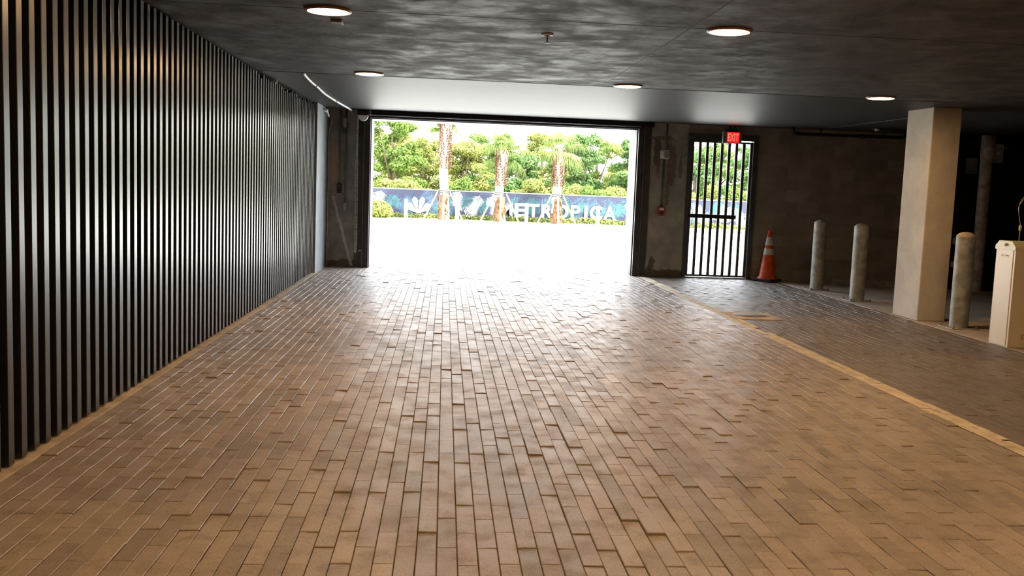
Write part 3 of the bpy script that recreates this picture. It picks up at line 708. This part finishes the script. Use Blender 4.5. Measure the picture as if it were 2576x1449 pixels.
# foliage
def leaves(name, mat, blobs, n, size, parent=None, up=.35, seed=1, shell=.55):
    r = np.random.default_rng(seed); V = np.zeros((n*4, 3)); tone = np.zeros(n*4)
    vol = np.array([bl[3]*bl[4]*bl[5] for bl in blobs])**(2/3); pr = vol/vol.sum(); idx = r.choice(len(blobs), n, p=pr)
    B = np.array(blobs)
    d = r.normal(size=(n, 3)); d /= np.linalg.norm(d, axis=1)[:, None]
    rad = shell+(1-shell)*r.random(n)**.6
    P = B[idx, :3]+d*B[idx, 3:6]*rad[:, None]
    nn = d+np.array([0, 0, up])+r.normal(size=(n, 3))*.55; nn /= np.linalg.norm(nn, axis=1)[:, None]
    a = np.cross(nn, r.normal(size=(n, 3))); a /= np.linalg.norm(a, axis=1)[:, None]; c = np.cross(nn, a)
    s = size*(.6+.8*r.random(n))[:, None]
    V[0::4] = P-a*s; V[1::4] = P+c*s*.5-nn*s*.1; V[2::4] = P+a*s; V[3::4] = P-c*s*.5-nn*s*.1
    V[:, 2] = np.maximum(V[:, 2], .085)
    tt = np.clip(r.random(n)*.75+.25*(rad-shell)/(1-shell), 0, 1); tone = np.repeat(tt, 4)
    me = bpy.data.meshes.new(name); me.from_pydata(V.tolist(), [], np.arange(n*4).reshape(n, 4).tolist())
    at = me.attributes.new('tone', 'FLOAT', 'POINT'); at.data.foreach_set('value', tone); me.update()
    return link(name, me, mat, parent)
def tree(x, y, w, h, mat, label, n=14000, size=.075, seed=0, name='broadleaf_tree', low=.5, group='broadleaf trees behind the banner fence'):
    r = random.Random(seed); t = thing(name, label, 'tree', (x, y, .08), group)
    bl = []
    for k in range(54):
        u = r.random()**1.15; zz = low+(h-low)*(.10+.84*u); ww = w*(.60-.38*abs(u-.35))
        sc = r.uniform(.13, .25)*w
        bl.append((x+r.uniform(-ww, ww), y+r.uniform(-1., 1.), zz, sc, sc*.8, sc*.55))
    b = MB(); b.tube([(x, y, .08), (x+.08, y, h*.35), (x-.05, y, h*.7)], [.16, .12, .05], 8)
    for k in range(5):
        q = bl[k]; b.tube([(x, y, h*r.uniform(.2, .45)), (q[0], q[1], q[2])], [.07, .02], 6)
    b.obj('trunk', 'bark', t)
    leaves('crown', mat, bl, n, size, t, seed=seed+100, shell=.3)
    return t
tree(-6.6, 49, 2.6, 6.0, 'leaf_mid', 'bushy green tree at the far left end behind the banner', seed=1)
tree(-2.6, 48.2, 2.3, 5.0, 'leaf_mid', 'full green tree behind the banner left of the first palm', seed=2, n=15000)
tree(.9, 51.5, 2.5, 4.1, 'leaf_yellow', 'pale yellow green tree behind the first palm', seed=3)
tree(3.6, 49.5, 2.1, 3.4, 'leaf_deep', 'low dark tree between the second and third palms', seed=4, n=15000)
tree(6.6, 48.5, 2.2, 4.4, 'leaf_deep', 'green tree just right of the third palm', seed=5, n=15000)
tree(9.4, 47.6, 2.0, 4.4, 'leaf_deep', 'deep green tree beside the right jamb of the doorway', seed=6, n=15000)
tree(12.6, 48.5, 2.3, 4.2, 'leaf_deep', 'dark tree seen through the left bars of the gate', seed=7)
tree(16.0, 48.8, 2.3, 4.4, 'leaf_deep', 'dark tree seen through the right bars of the gate', seed=8)
tree(19.6, 49.5, 2.5, 5.2, 'leaf_mid', 'green tree at the far right beyond the gate view', seed=9)
tree(-11, 50, 3.0, 6.2, 'leaf_mid', 'broad green tree hidden far left beyond the doorway', seed=10)
tree(-4.6, 55, 2.6, 5.3, 'leaf_yellow', 'tall pale tree farther back at the left edge of the doorway view', seed=21, group='distant trees farther back')
tree(-1.2, 54.5, 2.4, 4.3, 'leaf_yellow', 'pale sunlit tree farther back left of the first palm trunk', seed=22, group='distant trees farther back')
tree(2.5, 55.5, 2.4, 4.7, 'leaf_mid', 'light green tree farther back behind the middle palm', seed=23, group='distant trees farther back')
tree(5.4, 54.5, 2.4, 4.9, 'leaf_yellow', 'yellowish tree farther back behind the rightmost palm', seed=24, group='distant trees farther back')
tree(8.6, 55.2, 2.4, 5.1, 'leaf_mid', 'light green tree farther back right of the rightmost palm', seed=25, group='distant trees farther back')
tree(12.1, 54.6, 2.2, 5.0, 'leaf_yellow', 'pale tree farther back by the right jamb', seed=26, group='distant trees farther back')
tree(15.6, 55.4, 2.4, 5.0, 'leaf_mid', 'pale green tree farther back in the gate view', seed=27, group='distant trees farther back')
tree(-2.3, 58, 2.4, 4.6, 'leaf_yellow', 'faint pale tree farthest back left of the first palm', seed=31, group='distant trees farther back')
tree(6.6, 58.5, 2.4, 4.9, 'leaf_yellow', 'faint pale tree farthest back right of the rightmost palm', seed=32, group='distant trees farther back')
tree(11.0, 58.2, 2.4, 4.6, 'leaf_yellow', 'faint pale tree farthest back near the right jamb of the doorway', seed=33, group='distant trees farther back')
sh = [(-6.4, 1.8), (-4.5, 1.9), (-3.2, 1.75), (-1.6, 1.9), (-.7, 1.55), (1.0, 2.0), (2.9, 1.75), (3.9, 1.95), (5.6, 1.9), (6.8, 1.7), (8.2, 1.95), (10.0, 1.9), (11.8, 2.0), (13.4, 1.9), (15.1, 2.0), (17.0, 1.9)]
lab = ['at the far left end', 'left of the doorway edge', 'at the left edge of the doorway view', 'behind the white emblem', 'just left of the first palm', 'midway between first and second palms',
       'just right of the second palm', 'behind the middle letters of the banner', 'just right of the third palm', 'behind the last letters of the banner', 'by the right jamb of the doorway', 'behind the pier right of the doorway',
       'behind the leftmost gate bars', 'behind the middle gate bars', 'behind the rightmost gate bars', 'past the gate at the far right']
for i, ((x, h), lb_) in enumerate(zip(sh, lab)):
    sy0 = 43.3 if i % 2 else 44.7
    t = thing('flowering_shrub', 'yellow green shrub rising above the banner ' + lb_, 'shrub', (x, sy0, .08), 'yellow green shrubs behind the banner')
    r = random.Random(50+i)
    bl = [(x+r.uniform(-.75, .75), sy0+r.uniform(-.2, .2), r.uniform(.5, h-.25), r.uniform(.35, .6), .4, r.uniform(.25, .45)) for k in range(7)]
    leaves('foliage', 'leaf_yellow' if i % 4 != 1 else 'leaf_mid', bl, 3600, .06, t, seed=300+i)
    b = MB()
    for k in range(4): b.tube([(x+r.uniform(-.1, .1), sy0, .08), (bl[k][0], bl[k][1], bl[k][2])], [.025, .008], 5)
    b.obj('stem', 'bark', t)
t = thing('round_bush', 'rounded yellow green bush in front of the banner at left doorway edge', 'bush', (-2.66, 40.7, .08))
leaves('foliage', 'leaf_yellow', [(-2.75, 40.7, .42, .50, .4, .40), (-2.5, 40.7, .35, .35, .35, .3)], 2200, .06, t, seed=77)
b = MB(); b.tube([(-2.66, 40.7, .08), (-2.66, 40.7, .4)], .03, 6); b.obj('stem', 'bark', t)
blobs = [(x, 41.68+random.uniform(-.06, .06), .14+random.uniform(0, .05), .42, .17, .14+random.uniform(0, .06)) for x in np.arange(-6.5, 18.6, .5)]
o = leaves('low_hedge', 'leaf_yellow', blobs, 6500, .06, None, seed=88)
tag(o, 'low ragged yellow green hedge running along the foot of the banner', 'hedge', kind='stuff')

# palms
def palm(x, y, h, label, seed, nf=15, droop=1.):
    r = random.Random(seed); t = thing('sabal_palm', label, 'palm tree', (x, y, .08), 'transplanted palms in front of the banner')
    n = 14; pts = [(x+.05*math.sin(k*.5+seed), y, .08+(h-.08)*k/(n-1)) for k in range(n)]
    rad = [.19+.05*math.exp(-k*.9)+(.05 if k > 7 else 0)*(k-7)/6 for k in range(n)]
    tb = MB(); tb.tube(pts, rad, 14); tb.lathe([(.245, .08), (.235, .3), (.215, 1.12), (.19, 1.13)], 14, (x, y, 0), mi=1)
    # criss-cross leaf bases
    b = MB(); z = h*.52
    while z < h-.02:
        for k in range(9):
            a = 2*PI*(k+(.5 if int(z*20) % 2 else 0))/9+r.uniform(-.1, .1); R0 = .2; dr = .07+.05*r.random()
            p0 = Vector((x+math.cos(a)*R0, y+math.sin(a)*R0, z)); tg = .075*(1 if k % 2 else -1); p1 = p0+Vector((math.cos(a)*dr-math.sin(a)*tg, math.sin(a)*dr+math.cos(a)*tg, .13))
            b.tube([p0, p1], [.034, .015], 5)
        z += .11
    b.obj('leaf_base', 'trunk_brown', t)
    for k in range(40):
        a = r.uniform(0, 2*PI); z = r.uniform(.1, 1.0); R0 = .235
        p = Vector((x+math.cos(a)*R0, y+math.sin(a)*R0, z)); tb.tube([p, p+Vector((r.uniform(-.03, .03), 0, r.uniform(.08, .16)))], .03, 5, mi=1)
    tb.obj('trunk', ['trunk', 'trunk_brown'], t)
    for z in (1.22, 1.30):
        b = MB(); b.lathe([(.215, -.02), (.235, -.02), (.235, .02), (.215, .02)], 18, (x, y, z)); b.obj('strap', 'ink', t)
    for a in (-PI/2, PI+.22, -.22, PI/2):
        d = Vector((math.cos(a), math.sin(a), 0))
        b = MB(); b.tube([Vector((x, y, 1.26))+d*.25, Vector((x, y, .10))+d*.82], .038, 4, smooth=False); b.obj('brace', 'brace', t)
    top = Vector((x, y, h-.05))
    for k in range(nf):
        a = 2*PI*k/nf*2.4+r.uniform(-.2, .2); el = math.radians(r.uniform(-25, 75)) if k > 3 else math.radians(r.uniform(-45, -10))
        d = Vector((math.cos(a)*math.cos(el), math.sin(a)*math.cos(el), math.sin(el)))
        side = Vector((-math.sin(a), math.cos(a), 0)); upv = side.cross(d)*-1
        if upv.z < 0: upv = -upv
        Lp = r.uniform(.42, .78); hub = top+d*Lp+Vector((0, 0, .06))
        V, F, tn = [], [], []
        # petiole
        for (p, q, w) in ((top, hub, .022),):
            i0 = len(V); V += [p-side*w, p+side*w, q+side*w*.7, q-side*w*.7]; F.append((i0, i0+1, i0+2, i0+3)); tn += [.6]*4
        nl = 26
        for j in range(nl):
            th = math.radians(-115+230*j/(nl-1)); LL = (.92-.2*abs(th)/2)*r.uniform(.85, 1.1)
            e = (d*math.cos(th)+side*math.sin(th)).normalized(); tone = r.random()
            wv = e.cross(upv).normalized()*.019; prev = None
            segs = 5
            for s_ in range(segs+1):
                u = s_/segs; p = hub+e*LL*u*(1-.25*u*u)+Vector((0, 0, -1))*LL*.58*droop*u**2.2
                ww = wv*(1.25-u*1.1)*(1 if s_ else .4); i0 = len(V); V += [p-ww, p+ww]; tn += [tone]*2
                if s_: F.append((i0-2, i0-1, i0+1, i0))
        me = bpy.data.meshes.new('frond'); me.from_pydata([tuple(v) for v in V], [], F)
        at = me.attributes.new('tone', 'FLOAT', 'POINT'); at.data.foreach_set('value', tn); me.update()
        link('frond', me, 'frond', t)
    return t
palm(-.06, 40.5, 4.25, 'tallest leftmost palm with a bare pale trunk in front of the banner', 1)
palm(2.30, 40.5, 3.05, 'middle palm with a short crisscross trunk in front of the banner', 2, 17)
palm(4.70, 40.5, 3.20, 'rightmost palm in front of the lettering on the banner', 3, 17)

for x, y, h, lb_ in ((-1.55, 38.9, .92, 'white bollard outside below the emblem on the banner'), (.50, 38.9, .92, 'white bollard outside just right of the first palm'),
                  (3.30, 38.9, .92, 'white bollard outside between second and third palms'), (6.22, 38.9, .92, 'white bollard outside below the last letters of the banner')):
    t = thing('outdoor_bollard', lb_, 'bollard', (x, y, .08), 'white bollards along the outside drive')
    b = MB(); b.lathe([(.07, .075), (.07, h-.03), (.055, h-.005), (0, h)], 20, (x, y, 0)); b.obj('post', 'white_paint', t)
    b = MB(); b.lathe([(.095, .078), (.095, .10), (.07, .105)], 20, (x, y, 0)); b.obj('collar', 'white_paint', t)

# ------------------------------------------------------------------ light
w = bpy.data.worlds.new('World'); bpy.context.scene.world = w; w.use_nodes = True; nt = w.node_tree; nt.nodes.clear()
out = nd(nt, 'ShaderNodeOutputWorld'); bg = nd(nt, 'ShaderNodeBackground'); tc = nd(nt, 'ShaderNodeTexCoord')
g = axis(nt, tc.outputs['Generated'], 2)
lk(nt, mixc(nt, ramp(nt, g, 0., .7), (1., .99, .97), (.78, .87, 1.)), bg.inputs[0]); bg.inputs[1].default_value = 12.
lk(nt, bg.outputs[0], out.inputs[0])
sd = bpy.data.lights.new('Sun', 'SUN'); sd.energy = 32.; sd.angle = math.radians(.6); sd.color = (1., .96, .88)
so_ = bpy.data.objects.new('Sun', sd); C.objects.link(so_)
so_.rotation_euler = Vector((-.42, .30, -.86)).to_track_quat('-Z', 'Y').to_euler()

# ------------------------------------------------------------------ camera
W_, H_ = 2576, 1449
f_, yaw, pit_, rol = 2422.64379, .0725266, .1017799, .0381131
cy_, sy_, cp, sp, cr_, sr = math.cos(yaw), math.sin(yaw), math.cos(pit_), math.sin(pit_), math.cos(rol), math.sin(rol)
fwd = Vector((sy_*cp, cy_*cp, -sp)); right = Vector((cy_, -sy_, 0)); up = right.cross(fwd)
r2 = cr_*right+sr*up; u2 = -sr*right+cr_*up
cd = bpy.data.cameras.new('Camera'); cam = bpy.data.objects.new('Camera', cd); C.objects.link(cam)
cd.sensor_width = 36.; cd.lens = f_/W_*36.; cd.clip_end = 400; cd.clip_start = .05
cam.matrix_world = Matrix(((r2.x, u2.x, -fwd.x, 0), (r2.y, u2.y, -fwd.y, 0), (r2.z, u2.z, -fwd.z, 1.45), (0, 0, 0, 1)))
sc = bpy.context.scene; sc.camera = cam
sc.view_settings.view_transform = 'Standard'; sc.view_settings.look = 'None'; sc.view_settings.exposure = 0.; sc.view_settings.gamma = 1.
sc.view_settings.use_curve_mapping = False
sc.cycles.sample_clamp_indirect = 12.; sc.cycles.max_bounces = 8; sc.cycles.diffuse_bounces = 5; sc.cycles.glossy_bounces = 4
sc.cycles.use_denoising = True
